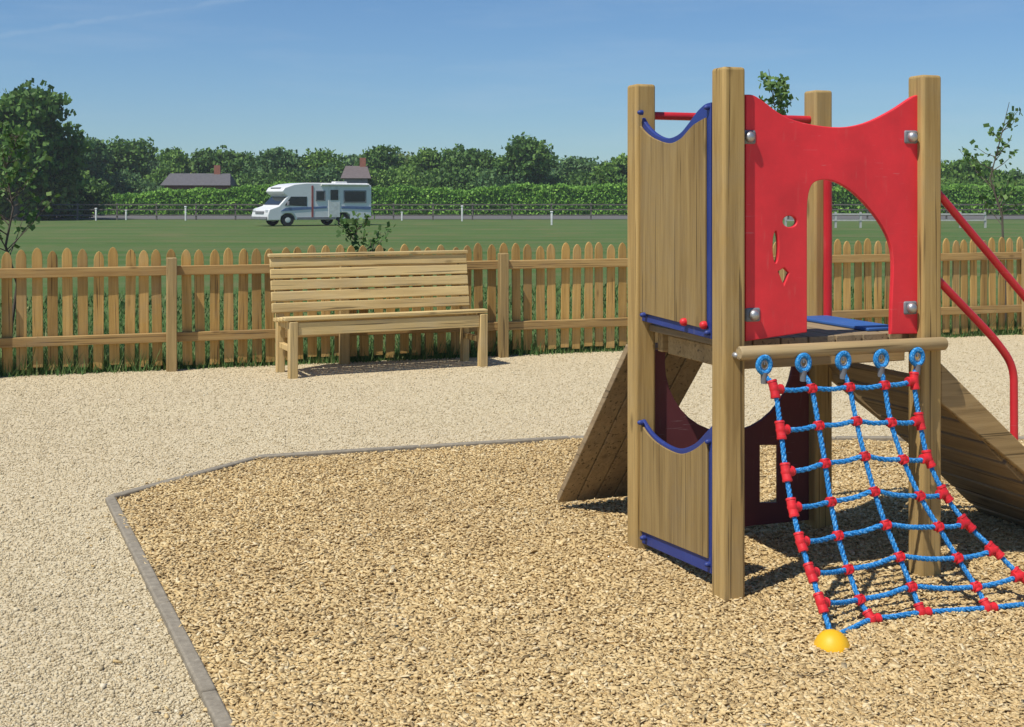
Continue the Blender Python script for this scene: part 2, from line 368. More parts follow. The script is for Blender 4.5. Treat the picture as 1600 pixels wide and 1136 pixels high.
def litter(name, x, y, z, size, tilt, V, Fc, m, jitter=.0):
    n = len(x); R = rots(n, tilt)
    P = V[None]*size[:, None, :]
    if jitter: P = P*(1+RNG.normal(0, jitter, P.shape))
    P = np.einsum('nij,nkj->nki', R, P)+np.stack([x, y, z], -1)[:, None, :]
    Fq = (Fc[None]+(np.arange(n)*len(V))[:, None, None]).reshape(-1, Fc.shape[1])
    return npmesh(name, P.reshape(-1, 3), Fq, m)
x, y = scatter(210000, 3.3, 7.9, 1.4)
k = in_poly(x, y, PIT) | ((RNG.random(len(x)) < .035) & in_poly(x+RNG.normal(0,.13,len(x)), y+RNG.normal(0,.13,len(x)), PIT)); xc, yc = x[k], y[k]; n = len(xc)
size = np.stack([RNG.gamma(2.6, .0046, n)+.004+(RNG.random(n) < .02)*RNG.random(n)*.05, RNG.gamma(4, .0017, n)+.0025, RNG.gamma(4, .0007, n)+.001], -1)
stuff(litter('wood_chips', xc, yc, .015+hump(xc, yc)*.8*in_poly(xc, yc, PIT)-.009*~in_poly(xc, yc, PIT)+RNG.random(n)*.010, size, .26, CUBE_V, CUBE_F, M_CHIP, .10))
k = ~in_poly(x, y, PIT); 
x2, y2 = scatter(340000, 3.3, 14.0, 1.45); k2 = ~in_poly(x2, y2, PIT) & ((x2-FA.x)*FN.x+(y2-FA.y)*FN.y < .04)
xs, ys = x2[k2], y2[k2]; n = len(xs)
s = RNG.gamma(4, .0018, n)+.004+(RNG.random(n) < .015)*RNG.random(n)*.016; size = np.stack([s, s*RNG.uniform(.6,1,n), s*RNG.uniform(.4,.8,n)], -1)
stuff(litter('gravel', xs, ys, .004+s*.12, size, .4, OCT_V, OCT_F, M_STONE, .12))
# grass behind and under the fence
n = 75000
u = RNG.uniform(-2, 13, n); w = np.where(RNG.random(n) < .35, RNG.normal(.10, .06, n), .05+RNG.random(n)**2.0*9)
bx = FA.x+FD.x*u+FN.x*w; by = FA.y+FD.y*u+FN.y*w; hh = RNG.gamma(4, .018, n)*(.6+.4*np.exp(-np.abs(w)*1.2))*(1+.5*np.sin(u*1.9+np.sin(u*5)))+.02; wd = RNG.uniform(.003, .008, n)*(1+w*.15)
ang = RNG.random(n)*2*np.pi; lx = RNG.normal(0, .35, n)*hh; ly = RNG.normal(0, .35, n)*hh
V = np.stack([np.stack([bx-np.cos(ang)*wd, by-np.sin(ang)*wd, np.zeros(n)], -1), np.stack([bx+np.cos(ang)*wd, by+np.sin(ang)*wd, np.zeros(n)], -1), np.stack([bx+lx, by+ly, hh], -1)], 1).reshape(-1, 3)
stuff(npmesh('grass', V, np.arange(3*n).reshape(-1, 3), M_BLADE))

# ------------------------------------------------------------------ picket fence
fence = thing('picket_fence', 'low timber picket fence with rounded tips running along the whole gravel edge', 'fence', FA-FD*.7, FANG)
FLEN = (FB-FA).length+1.9; PITCH = .126; PH = 1.10
pm = MB(); pw = .043
pm.prism([(-pw,.05),(pw,.05),(pw,PH-.075),(pw*.82,PH-.04),(pw*.45,PH-.012),(0,PH),(-pw*.45,PH-.012),(-pw*.82,PH-.04),(-pw,PH-.075)], -.01, .01)
p0 = pm.build('picket', M_PICK, fence, bevel=.003, loc=(0, .03, 0))
npk = min(96, int(FLEN/PITCH))
for i in range(npk):
    loc = (i*PITCH+random.uniform(-.008,.008), .03+random.uniform(-.003,.003), random.uniform(-.02,.02))
    o = p0 if i == 0 else copy_part(p0, fence)
    o.location = loc; o.rotation_euler = (0, random.uniform(-.014,.014), random.uniform(-.05,.05))
LEN = npk*PITCH
MB().box((LEN/2, -.005, .30), (LEN, .04, .085)).build('rail', M_RAIL, fence, bevel=.006)
MB().box((LEN/2, -.005, .90), (LEN, .04, .085)).build('rail', M_RAIL, fence, bevel=.006)
fp = MB().box((0, -.07, .48), (.09, .09, 1.04)).build('post', M_FPST, fence, bevel=.008)
px0 = (ground(270, 585)-FA).dot(FD)+.7
sp = 1.56; first = px0-math.floor(px0/sp)*sp; kk = 0
while first+kk*sp < LEN:
    o = fp if kk == 0 else copy_part(fp, fence)
    o.location = (first+kk*sp, random.uniform(-.01,.01), random.uniform(-.03,.02)); kk += 1

# ------------------------------------------------------------------ bench
bl = ground(458, 592)
bench = thing('bench', 'broad slatted wooden park bench standing on the gravel in front of the fence', 'bench', bl, math.radians(25))
BW = 1.78
for k in range(4):                                        # seat slats
    yy = .02+k*.105; MB().box((BW/2-.02, yy, .515-.012*k), (BW+.12, .092, .034)).build('seat_slat', M_BENX, bench, bevel=.007)
MB().box((BW/2, .005, .425), (BW-.08, .035, .11)).build('apron', M_BENX, bench, bevel=.005)
MB().box((BW/2, .385, .42), (BW-.08, .035, .10)).build('apron', M_BENX, bench, bevel=.005)
lean = .11
for k in range(5):                                        # back slats
    z = .575+k*.10; yy = .41+(z-.5)*lean*1.6
    rot = Matrix.Rotation(-math.atan(lean*1.6), 3, 'X')
    MB().box((BW/2-.02, yy, z), (BW+.12, .03, .086), rot).build('back_slat', M_BENX, bench, bevel=.006)
MB().box((BW/2-.02, .41+(1.05-.5)*lean*1.6, 1.04), (BW+.14, .075, .03)).build('back_slat', M_BENX, bench, bevel=.006)
for x in (0, BW):
    MB().box((x, .01, .245), (.075, .075, .49)).build('leg', M_BENZ, bench, bevel=.006)
    MB().prism([(.40,0),(.47,0),(.475,.45),(.475+.52*lean*1.6,1.02),(.415+.52*lean*1.6,1.02),(.405,.45)], x-.035, x+.035, lambda a, b, c: (c, a, b)).build('leg', M_BENZ, bench, bevel=.006)
    MB().box((x, .22, .455), (.06, .35, .07)).build('side_rail', M_BENZ, bench, bevel=.005)
    MB().box((x, .21, .25), (.045, .36, .05)).build('side_rail', M_BENZ, bench, bevel=.005)

# ------------------------------------------------------------------ play tower
TH = math.radians(20); TA, TD, PHT, PW = .91, .76, 2.05, .096
T0 = ground(1138, 942)
tower = thing('play_tower', 'small timber climbing tower with red panels and blue fittings in the wood chip pit', 'play tower', T0, TH)
TM = Matrix.Translation(T0) @ Matrix.Rotation(TH, 4, 'Z'); TMI = TM.inverted()
def plane(axis, val, px, py):          # photo point onto a tower plane (local axis = val)
    o = TMI @ Vector((0, 0, HC)); d = (TMI.to_3x3() @ vray(px, py)); t = (val-o[axis])/d[axis]; p = o+d*t
    return (p[1-axis], p[2])
posts = {}
for nm, (x, y) in {'a': (0,0), 'b': (TA,0), 'c': (0,TD), 'd': (TA,TD)}.items():
    o = MB().box((x, y, PHT/2-.1), (PW, PW, PHT+.2)).build('post', M_POST, tower, bevel=.012, seg=3)
# deck
dk = MB(); nb = 7; bw = (TA-.02)/nb
for k in range(nb): dk.box((.01+bw*(k+.5), TD/2+.0, .985), (bw-.008, TD-PW-.004, .03))
dk.build('deck', M_RAMP, tower, bevel=.003)
dj = MB(); dj.box((TA/2, PW/2+.035, .925), (TA-PW-.004, .045, .085)); dj.box((TA/2, TD-PW/2-.035, .925), (TA-PW-.004, .045, .085))
dj.box((PW/2+.03, TD/2, .92), (.045, TD-PW*2-.1, .08)); dj.box((TA-PW/2-.03, TD/2, .92), (.045, TD-PW*2-.1, .08))
dj.build('deck_frame', M_STRG, tower, bevel=.004)

def board(name, outer, holes, t, axis, val, m, bevel=.004):
    cu = bpy.data.curves.new(name, 'CURVE'); cu.dimensions = '2D'; cu.fill_mode = 'BOTH'; cu.extrude = max(t/2-bevel, .0005); cu.bevel_depth = bevel; cu.bevel_resolution = 2; cu.offset = -bevel
    for poly in [outer]+holes:
        s = cu.splines.new('POLY'); s.points.add(len(poly)-1); s.use_cyclic_u = True
        for i, (a, b) in enumerate(poly): s.points[i].co = (a, b, 0, 1)
    tmp = bpy.data.objects.new('t', cu); COL.objects.link(tmp)
    dg = bpy.context.evaluated_depsgraph_get(); me = bpy.data.meshes.new_from_object(tmp.evaluated_get(dg))
    bpy.data.objects.remove(tmp); bpy.data.curves.remove(cu)
    M = Matrix(((1,0,0,0),(0,0,-1,val),(0,1,0,0),(0,0,0,1))) if axis == 1 else Matrix(((0,0,1,val),(1,0,0,0),(0,1,0,0),(0,0,0,1)))
    me.transform(M); me.name = name; me.materials.clear(); me.materials.append(m)
    me.polygons.foreach_set('use_smooth', [True]*len(me.polygons)); me.set_sharp_from_angle(angle=math.radians(40))
    o = bpy.data.objects.new(name, me); COL.objects.link(o); o.parent = tower; return o
def smooth(pts, n=4):                  # Catmull-Rom through an open run of points
    out = []
    P = [np.array(p, float) for p in pts]
    for i in range(len(P)-1):
        a, b, c, d = P[max(i-1,0)], P[i], P[i+1], P[min(i+2,len(P)-1)]
        for k in range(n):
            t = k/n; out.append(tuple(.5*((2*b)+(c-a)*t+(2*a-5*b+4*c-d)*t*t+(3*b-a-3*c+d)*t**3)))
    return out+[tuple(P[-1])]
def proj(axis, val, pts): return [plane(axis, val, *p) for p in pts]
# front panel: doorway and small cut-outs
top = smooth([(1163,148),(1175,149),(1190,158),(1222,181),(1262,194),(1310,199),(1350,192),(1390,173),(1424,151),(1436,149)])
door = smooth([(1390,522),(1391,470),(1393,425),(1391,390),(1380,360),(1358,328),(1330,300),(1305,285),(1284,281),(1268,287),(1261,305),(1259,330)])
outer = proj(1, -.005, top+[(1440,521)]+door+[(1259,519),(1163,533)])
circ = lambda cx, cy, rx, ry, n=18: [(cx+rx*math.cos(2*math.pi*i/n), cy-ry*math.sin(2*math.pi*i/n)) for i in range(n)]
holes = [proj(1, -.005, circ(1232,346,11,9)), proj(1, -.005, circ(1210,386,4.5,25)), proj(1, -.005, [(1214,424),(1223,418),(1231,426),(1223,446)])]
board('front_panel', outer, holes, .022, 1, -.005, M_RED)
# left side: blue boards with timber-coloured faces, upper and lower
def side_board(arc, arc2, bottom, bottom2, nm):
    board(nm, proj(0, -.01, arc+bottom), [], .018, 0, -.01, M_BLUE)
    board(nm+'_face', proj(0, -.024, arc2+bottom2), [], .009, 0, -.024, M_FACE, .002)
side_board(smooth([(998,168),(1003,178),(1014,197),(1030,211),(1047,216),(1064,209),(1078,193),(1092,174),(1104,163),(1113,160)]),
           smooth([(1001,196),(1008,205),(1022,216),(1046,224),(1064,217),(1076,204),(1086,194),(1103,184)]),
           [(1114,530),(1000,500)], [(1103,514),(1001,488)], 'upper_side_panel')
side_board(smooth([(999,638),(1006,655),(1022,678),(1045,695),(1066,701),(1088,693),(1104,677),(1115,665)]),
           smooth([(1001,658),(1010,674),(1026,691),(1050,705),(1068,709),(1088,701),(1106,686)]),
           [(1115,897),(1000,846)], [(1106,872),(1001,829)], 'lower_side_panel')
# far side: dark red board with a round bite and a slot
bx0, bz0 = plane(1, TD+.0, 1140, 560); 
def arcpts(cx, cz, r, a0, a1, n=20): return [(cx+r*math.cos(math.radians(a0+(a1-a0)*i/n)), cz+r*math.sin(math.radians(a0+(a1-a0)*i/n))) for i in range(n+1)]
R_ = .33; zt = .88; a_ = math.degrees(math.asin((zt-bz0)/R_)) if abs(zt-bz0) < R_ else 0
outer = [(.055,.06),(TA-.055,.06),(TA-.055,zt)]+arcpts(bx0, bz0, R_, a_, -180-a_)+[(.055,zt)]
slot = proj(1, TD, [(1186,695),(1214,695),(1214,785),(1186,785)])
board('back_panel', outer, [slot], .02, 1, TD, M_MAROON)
# right side at deck level: narrow red jamb, blue threshold
MB().tube([(TA-.0, TD-PW/2-.03, .98),(TA-.0, TD-PW/2-.03, plane(0, TA, 1303, 281)[1])], .02, 12).build('grab_pole', M_REDT, tower, smooth=True)
MB().box((TA-.10, TD*.52, 1.008), (.17, TD-PW-.12, .014)).build('threshold', M_BLUES, tower, bevel=.004)
# grab bar across the far side
zb = HC+(H0-184)/F*(TM @ Vector((TA/2, TD, 0))).y
MB().tube([(PW/2-.01, TD, zb),(TA-PW/2+.01, TD, zb)], .018, 12).build('grab_bar', M_REDT, tower, smooth=True)
# lower front log that carries the net
lz = .965; LY = -PW/2-.03
MB().tube([(.0, LY, lz),(.006, LY, lz),(TA+.03, LY, lz),(TA+.036, LY, lz)], [.023,.027,.027,.023], 16).build('beam', M_LOGX, tower, smooth=True)
def cap(axis_out, p, r, m, nm='bolt_cap'):
    M = Vector(axis_out).to_track_quat('Z', 'Y').to_matrix()
    return MB().lathe([(r, -.004),(r, .006),(r*.85, .014),(r*.5, .019),(.0005, .021)], 16, p, M).build(nm, m, tower, smooth=True)
for px, py in ((1170,214),(1424,214),(1177,492),(1423,481)):
    u, w = plane(1, -.02, px, py); MB().box((u, -.012, w), (.065, .02, .055)).build('bracket', M_GREY, tower, bevel=.008)
    cap((0,-1,0), (u, -.024, w), .021, M_STEEL)
cap((0,-1,0), (.0, -PW/2, .955), .012, M_STEEL)
for px, py in ((1070,503),(1101,508)):
    u, w = plane(0, -.03, px, py); cap((-1,0,0), (-.031, u, w), .016, M_REDC)
for px, py in ((1006,176),(1107,168),(1010,492),(1108,520),(1006,660),(1109,690),(1010,840),(1108,882)):
    u, w = plane(0, -.02, px, py); cap((-1,0,0), (-.03 if px < 1050 else -.02, u, w), .011, M_BLUE)
# slanted climbing boards behind the left of the tower
tip = TMI @ ground(868, 786, .03)
rb = MB(); nbd = 4
pA, pB = Vector((-.03, TD+.10, .90)), Vector((.40, TD+.10, .90)); qA = tip+Vector((0,0,.03)); qB = qA+Vector((.40,.0,0))
up = (pB-pA).cross(qA-pA).normalized()
if up.z < 0: up = -up
for k in range(nbd):
    a0, a1 = (k+.03)/nbd, (k+.97)/nbd
    P = [pA.lerp(pB, a0), pA.lerp(pB, a1), qA.lerp(qB, a1), qA.lerp(qB, a0)]
    rb.add([p-up*.035 for p in P]+P, [(0,1,2,3),(4,7,6,5),(0,4,5,1),(1,5,6,2),(2,6,7,3),(3,7,4,0)])
rbo = rb.build('climbing_ramp', M_RAMP, tower, bevel=.004)
# steep ramp on the right with red handrails
def rampP(px, py, y): # point on the plane local y = const
    u, w = plane(1, y, px, py); return u, w
y0, y1 = -.02, TD-.0
u0, w0 = rampP(1466, 566, y0); u1, w1 = rampP(1580, 680, y0); sl = (w1-w0)/(u1-u0)
us = TA+PW/2+.003; ws = w0+sl*(us-u0); ue = us+ws/-sl-.05; we = ws+sl*(ue-us)
slope = math.atan(sl)
rd = MB(); n = 9; dirv = Vector((math.cos(slope), 0, math.sin(slope))); nrm = Vector((-math.sin(slope), 0, math.cos(slope)))
Lr = (ue-us)/math.cos(slope)
for k in range(n):
    c0 = Vector((us, 0, ws))+dirv*(Lr*(k+.5)/n)+Vector((0, (y0+y1)/2, 0))-nrm*.085
    rd.box(c0, (Lr/n-.018, y1-y0-.075, .028), Matrix((dirv, Vector((0,1,0)), nrm)).transposed())
ramp_o = rd.build('entry_ramp', M_RAMP, tower, bevel=.004)
for yy in (y0, y1):
    hh = .125
    poly = [(us, ws), (ue, we), (ue, max(we-hh/math.cos(slope), .0)), (us, ws-hh/math.cos(slope))]
    MB().prism(poly, yy-.018, yy+.018).build('stringer', M_STRG, ramp_o, bevel=.006)
def rail_path(pts, r=.016):
    out = []
    for i, p in enumerate(pts):
        if 0 < i < len(pts)-1:
            a, b = Vector(pts[i-1]), Vector(pts[i+1]); p = Vector(p); d1 = (a-p); d2 = (b-p); l = min(.07, d1.length*.45, d2.length*.45)
            s0, s1 = p+d1.normalized()*l, p+d2.normalized()*l
            for k in range(7):
                t = k/6; out.append(s0*(1-t)**2+p*2*t*(1-t)+s1*t*t)
        else: out.append(Vector(p))
    return out
for yy in (y0,):
    uA, wA = rampP(1464, 298, y0); uB, wB = rampP(1600, 462, y0); sa = (wB-wA)/(uB-uA)
    uu = TA+.8
    MB().tube(rail_path([(TA+PW/2-.005, yy, wA+sa*(TA+PW/2-uA)),(uu, yy, wA+sa*(uu-uA)),(uu+.03, yy, max(.0, ws+sl*(uu+.03-us))-.02)]), .0165, 12).build('handrail', M_REDT, ramp_o, smooth=True)
    uC, wC = rampP(1464, 434, y0); uD, wD = rampP(1556, 532, y0); uE, wE = rampP(1584, 572, y0)
    MB().tube(rail_path([(TA+PW/2-.005, yy, wC+(wD-wC)/(uD-uC)*(TA+PW/2-uC)),(uD, yy, wD),(uE, yy, wE),(uE+.002, yy, ws+sl*(uE-us)-.03)]), .0165, 12).build('handrail', M_REDT, ramp_o, smooth=True)

# ------------------------------------------------------------------ climbing net
net = thing('climbing_net', 'blue rope scramble net with red plastic joints hanging from the tower beam', 'climbing net', ground(1362, 968))
NO = net.location
TOPX = [1192, 1253, 1315, 1374, 1430]
ROWS = [[(1210,608),(1268,607),(1327,605),(1382,602),(1428,595)], [(1220,672),(1279,665),(1338,658),(1392,660),(1437,658)],
        [(1228,738),(1289,724),(1351,713),(1411,718),(1450,717)], [(1238,793),(1298,784),(1366,768),(1437,775),(1476,772)],
        [(1251,847),(1309,837),(1384,820),(1466,823),(1510,818)], [(1267,895),(1325,890),(1405,870),(1496,872),(1554,860)],
        [(1283,942),(1343,937),(1424,917),(1525,917),(1595,900)], [(1300,996),(1362,968),(1440,957),(1543,950),(1645,940)]]
tops = []
for px in TOPX:
    u, w = plane(1, LY, px, 548); tops.append(TM @ Vector((u, LY, lz)))
bots = [ground(*p, .03) for p in ROWS[-1]]
nodes = []
for r, row in enumerate(ROWS):
    t = (r+1)/8; t = t*.86+.14*t*t
    nodes.append([at(px, py, tops[i].y+(bots[i].y-tops[i].y)*t)-NO if r < 7 else bots[i]-NO for i, (px, py) in enumerate(row)])
tops = [t-NO for t in tops]
def resample(pts, step):
    pts = [Vector(p) for p in pts]; out = [pts[0]]; 
    for a, b in zip(pts, pts[1:]):
        n = max(1, int((b-a).length/step)); out += [a.lerp(b, (k+1)/n) for k in range(n)]
    return out
def rope(pts, r=.0098, name='rope'):
    dense = [Vector(p) for p in smooth([tuple(p) for p in pts], 8)]; P = resample(dense, .007)
    mb = MB(); t0 = (P[1]-P[0]).normalized(); a = t0.orthogonal().normalized(); fr = []
    for i, p in enumerate(P):
        t = (P[min(i+1, len(P)-1)]-P[max(i-1, 0)]).normalized(); a = (a-t*a.dot(t)).normalized(); fr.append((a.copy(), t.cross(a)))
    for s in range(3):
        path = []
        for i, p in enumerate(P):
            ph = 2*math.pi*(s/3+i*.007/.05); path.append(p+(fr[i][0]*math.cos(ph)+fr[i][1]*math.sin(ph))*r*.5)
        mb.tube(path, r*.56, 6)
    return mb.build(name, M_ROPE, net, smooth=True)
ringz = .075
for i in range(5):
    start = tops[i]+Vector((0, -.02, -.085))
    rope([start]+[nodes[r][i] for r in range(8)])
for r in range(8):
    row = nodes[r]; pts = []
    for i in range(5):
        pts.append(row[i])
        if i < 4: pts.append((row[i]+row[i+1])/2+Vector((0, 0, -.006 if r < 7 else 0)))
    rope(pts)
def connector(p, dirs, l, r, scale=1):
    mb = MB(); p = Vector(p)
    for d in dirs:
        d = Vector(d).normalized()
        mb.tube([p+d*0, p+d*l*.75, p+d*l*.78, p+d*l, p+d*(l+.001)], [r, r, r*1.12, r*1.05, r*.6], 12)
    mb.lathe([(.0005,-r*1.15),(r*.8,-r*.85),(r*1.15,0),(r*.8,r*.85),(.0005,r*1.15)], 14, p)
    return mb.build('joint', M_REDC, net, smooth=True)
for r in range(8):
    for i in range(5):
        if r == 7 and i == 0: continue
        p = nodes[r][i]; upv = (nodes[r-1][i] if r else tops[i])-p; dnv = (nodes[r+1][i]-p) if r < 7 else None
        lf = nodes[r][i-1]-p if i else None; rt = nodes[r][i+1]-p if i < 4 else None
        edge = i in (0, 4) or r == 7
        if edge: dirs = [d for d in (upv, dnv, rt if i == 0 or r == 7 else None, lf if i == 4 else None) if d is not None]; connector(p, dirs, .034, .0175)
        else: connector(p, [d for d in (upv, dnv, lf, rt) if d is not None], .017, .0155)
for i in range(5):                                           # eye bolts, rope thimbles and loops at the beam
    c = tops[i]+Vector((0, -.024, -.045)); ax = (tops[1]-tops[0]).normalized()
    mb = MB(); ring = [c+ax*(.026*math.cos(a))+Vector((0,0,1))*(.030*math.sin(a)) for a in [2*math.pi*k/24 for k in range(25)]]
    mb.tube(ring, .0105, 8, False); mb.build('loop', M_ROPE, net, smooth=True)
    mb = MB(); ring = [c+ax*(.0135*math.cos(a))+Vector((0,0,1))*(.0165*math.sin(a)) for a in [2*math.pi*k/18 for k in range(19)]]
    mb.tube(ring, .004, 6, False); mb.tube([tops[i]+Vector((0,-.02,-.012)), c+Vector((0,0,.0))], .005, 8)
    mb.build('thimble', M_STEEL, net, smooth=True)
    MB().tube([c+Vector((0,0,-.028)), tops[i]+Vector((0,-.02,-.115))], [.014,.0125], 10).build('sleeve', M_GREY, net, smooth=True)
dome = MB().lathe([(.062,-.02),(.064,.004),(.060,.022),(.050,.042),(.034,.058),(.016,.066),(.001,.068)], 28).build('anchor_cap', M_YEL, smooth=True, loc=ground(1300, 1021)+Vector((0,0,.012)))
tag(dome, 'yellow plastic dome over the ground anchor at the near corner of the net', 'anchor cap')

# ------------------------------------------------------------------ field: motorhome, posts, rails, hedge
m, N_, L_, b_ = mat('white_coachwork', .3, .5); M_WHITE = m
L_.new(ramp(N_, L_, noise(N_, L_, mapping(N_, L_, (.8,.8,2)), 1, 5), [(.3, (.72,.72,.71)), (.7, (.80,.80,.79))]), b_.inputs['Base Color'])
def flat(name, col, rough=.4, metal=0):
    m, N, L, b = mat(name, rough); n = noise(N, L, mapping(N, L, (4,4,4)), 1, 4)
    L.new(ramp(N, L, n, [(.3, tuple(c*.85 for c in col)), (.7, tuple(min(1, c*1.15) for c in col))]), b.inputs['Base Color']); b.inputs['Metallic'].default_value = metal; return m
M_GLASS = flat('dark_glass', (.02,.026,.032), .08); M_TYRE = flat('tyre_rubber', (.02,.02,.02), .8); M_STRB = flat('blue_stripe', (.12,.18,.34)); M_STRR = flat('red_stripe', (.36,.09,.075))
M_PWHITE = flat('white_paint', (.70,.70,.67), .5); M_LGREY = flat('grey_trim', (.20,.20,.21), .5); M_LAMP = flat('clear_lamp', (.55,.57,.6), .15)
mhp = ground(418, 354); MHL = 6.0
mh = thing('motorhome', 'white motorhome with dark cab windows and blue side stripe parked across the field', 'motorhome', mhp, math.radians(34))
mh.scale = (1.07,1.05,.97)
H = 2.5
pf = [(.02,.34),(0,.62),(.10,.98),(.62,1.16),(1.12,1.72),(.92,1.86),(.80,2.0),(.95,2.22),(1.5,2.42),(2.2,H),(MHL-.25,H),(MHL,H-.14),(MHL,.50),(MHL-.4,.36),(MHL-1.25,.36),(MHL-1.3,.62),(MHL-1.5,.76),(MHL-1.85,.76),(MHL-2.05,.62),(MHL-2.1,.36),(1.55,.34),(1.5,.58),(1.32,.74),(.98,.74),(.78,.58),(.72,.34)]
MB().prism(pf, -0.0, 2.2).build('body', M_WHITE, mh, bevel=.05, seg=3)
def onside(poly, nm, m, y=-.012, t=.02): return MB().prism(poly, y, y+t).build(nm, m, mh)
onside([(.95,1.20),(1.30,1.70),(2.2,1.70),(2.2,1.14)], 'cab_window', M_GLASS)
fw = MB().add([(.68,.12,1.215),(.68,2.08,1.215),(1.09,2.08,1.685),(1.09,.12,1.685)], [(0,1,2,3)]); fw.add([(.66,.12,1.235),(.66,2.08,1.235),(1.07,2.08,1.705),(1.07,.12,1.705)], [(0,3,2,1)]); fw.f += [(0,4,5,1),(1,5,6,2),(2,6,7,3),(3,7,4,0)]; fw.build('windscreen', M_GLASS, mh)
onside([(2.75,1.5),(3.2,1.5),(3.2,2.0),(2.75,2.0)], 'side_window', M_GLASS)
dr = onside([(3.45,.5),(4.1,.5),(4.1,2.3),(3.45,2.3)], 'door', M_PWHITE, -.022, .03); MB().prism([(3.55,1.5),(4.0,1.5),(4.0,2.1),(3.55,2.1)], -.032, -.023).build('door_window', M_GLASS, dr)
onside([(4.4,1.4),(5.6,1.4),(5.6,2.0),(4.4,2.0)], 'side_window', M_GLASS)
onside([(.72,.86),(3.35,1.02),(3.35,1.14),(1.0,1.06)], 'stripe', M_STRB, -.016)
onside([(4.2,1.0),(5.95,.92),(5.95,1.1),(4.2,1.14)], 'stripe', M_STRB, -.016)
onside([(2.46,.5),(2.57,.5),(2.57,2.34),(2.46,2.34)], 'stripe', M_STRR, -.018)
MB().box((.02, 1.1, .78), (.06, 1.1, .16)).build('grille', M_LGREY, mh, bevel=.01); MB().box((.0, 1.1, .47), (.10, 2.1, .16)).build('bumper', M_LGREY, mh, bevel=.02)
for yy in (.25, 1.95): MB().box((.08, yy, .88), (.09, .3, .15)).build('headlight', M_LAMP, mh, bevel=.02)
for xx in (1.14, MHL-1.68):
    for yy in (.13, 2.07):
        M = Vector((0,1,0)).to_track_quat('Z', 'Y').to_matrix()
        w = MB().lathe([(.2,-.1),(.34,-.1),(.36,-.05),(.36,.05),(.34,.1),(.2,.1)], 24, (xx, yy, .36), M).build('wheel', M_TYRE, mh, smooth=True)
        MB().lathe([(.001,-.105),(.12,-.108),(.205,-.09),(.205,.09),(.12,.108),(.001,.105)], 20, (xx, yy, .36), M).build('rim', M_PWHITE, w, smooth=True)
MB().box((4.6, 1.1, H+.05), (.7, .5, .1)).build('roof_hatch', M_PWHITE, mh, bevel=.02)
for a0, a1, z0_, z1_ in ((2.70,3.25,1.45,2.05),(4.33,5.67,1.33,2.07)):
    f = MB()
    for (xa, za, xb, zb_) in ((a0,z0_,a1,z0_+.06),(a0,z1_-.06,a1,z1_),(a0,z0_+.06,a0+.06,z1_-.06),(a1-.06,z0_+.06,a1,z1_-.06)): f.box(((xa+xb)/2,-.018,(za+zb_)/2), (xb-xa,.03,zb_-za))
    f.build('window_frame', M_LGREY, mh)
MB().tube([(3.0,-.05,2.40),(5.8,-.05,2.40)], .07, 10).build('awning_case', M_PWHITE, mh, smooth=True)
MB().box((2.75,-.012,.44), (2.2,.03,.14)).build('skirt', M_LGREY, mh)
MB().box((.93,1.1,2.12), (.05,1.3,.22)).build('overcab_window', M_GLASS, mh)
MB().box((1.1,-.12,1.3), (.08,.2,.26)).build('mirror', M_LGREY, mh, bevel=.02)

def marker(x, yb, yt, label):
    p = ground(x, yb); h = (yb-yt)/F*p.y
    t = thing('hookup_post', label, 'post', p, 0, 'white pitch posts across the field')
    MB().box((0,0,h*.46), (.11,.10,h*.92)).build('pillar', M_PWHITE, t, bevel=.02); MB().box((0,0,h*.95), (.16,.14,h*.10)).build('cap', M_PWHITE, t, bevel=.02)
for a in ((150,345,325,'white pitch post below the dark tree at the left end of the field'), (197,344,328,'short white pitch post second from the left, in front of the low hedge'),
          (290,345,322,'white pitch post standing in front of the house with the grey roof'), (722,346,321,'white pitch post midway between the motorhome and the tower'),
          (628,345,331,'low white pitch post just right of the motorhome'), (862,352,330,'tall nearest white pitch post left of the climbing tower')):
    marker(*a)
def rail_fence(name, label, p, q, hts, posts, m, r, group=None):
    d = (q-p); L0 = d.length; t = thing(name, label, 'fence', p, math.atan2(d.y, d.x), group)
    for h in hts: MB().box((L0/2, 0, h), (L0, .05, r)).build('rail', m, t)
    pp = MB().box((0, .05, (max(hts)+.12)/2), (.1, .1, max(hts)+.12)).build('post', m, t, loc=(0,0,0))
    for k in range(1, posts+1): copy_part(pp, t, (L0*k/posts, 0, 0))
M_OLDW = wood('weathered_rail', (.07,.06,.05), (.13,.115,.10), (.19,.17,.15), 0)
rail_fence('post_and_rail_fence', 'long grey post and rail fence along the foot of the hedge', Vector((-62,89,0)), Vector((62,89,0)), (.35,.75,1.1), 44, M_OLDW, .09)
M_RAILW = flat('faded_white_paint', (.42,.42,.39), .6)
rail_fence('white_rail_fence', 'faded white two rail fence at the field edge behind the red tower panel', ground(1228,356), ground(1540,356), (.40,.72), 8, M_RAILW, .08)
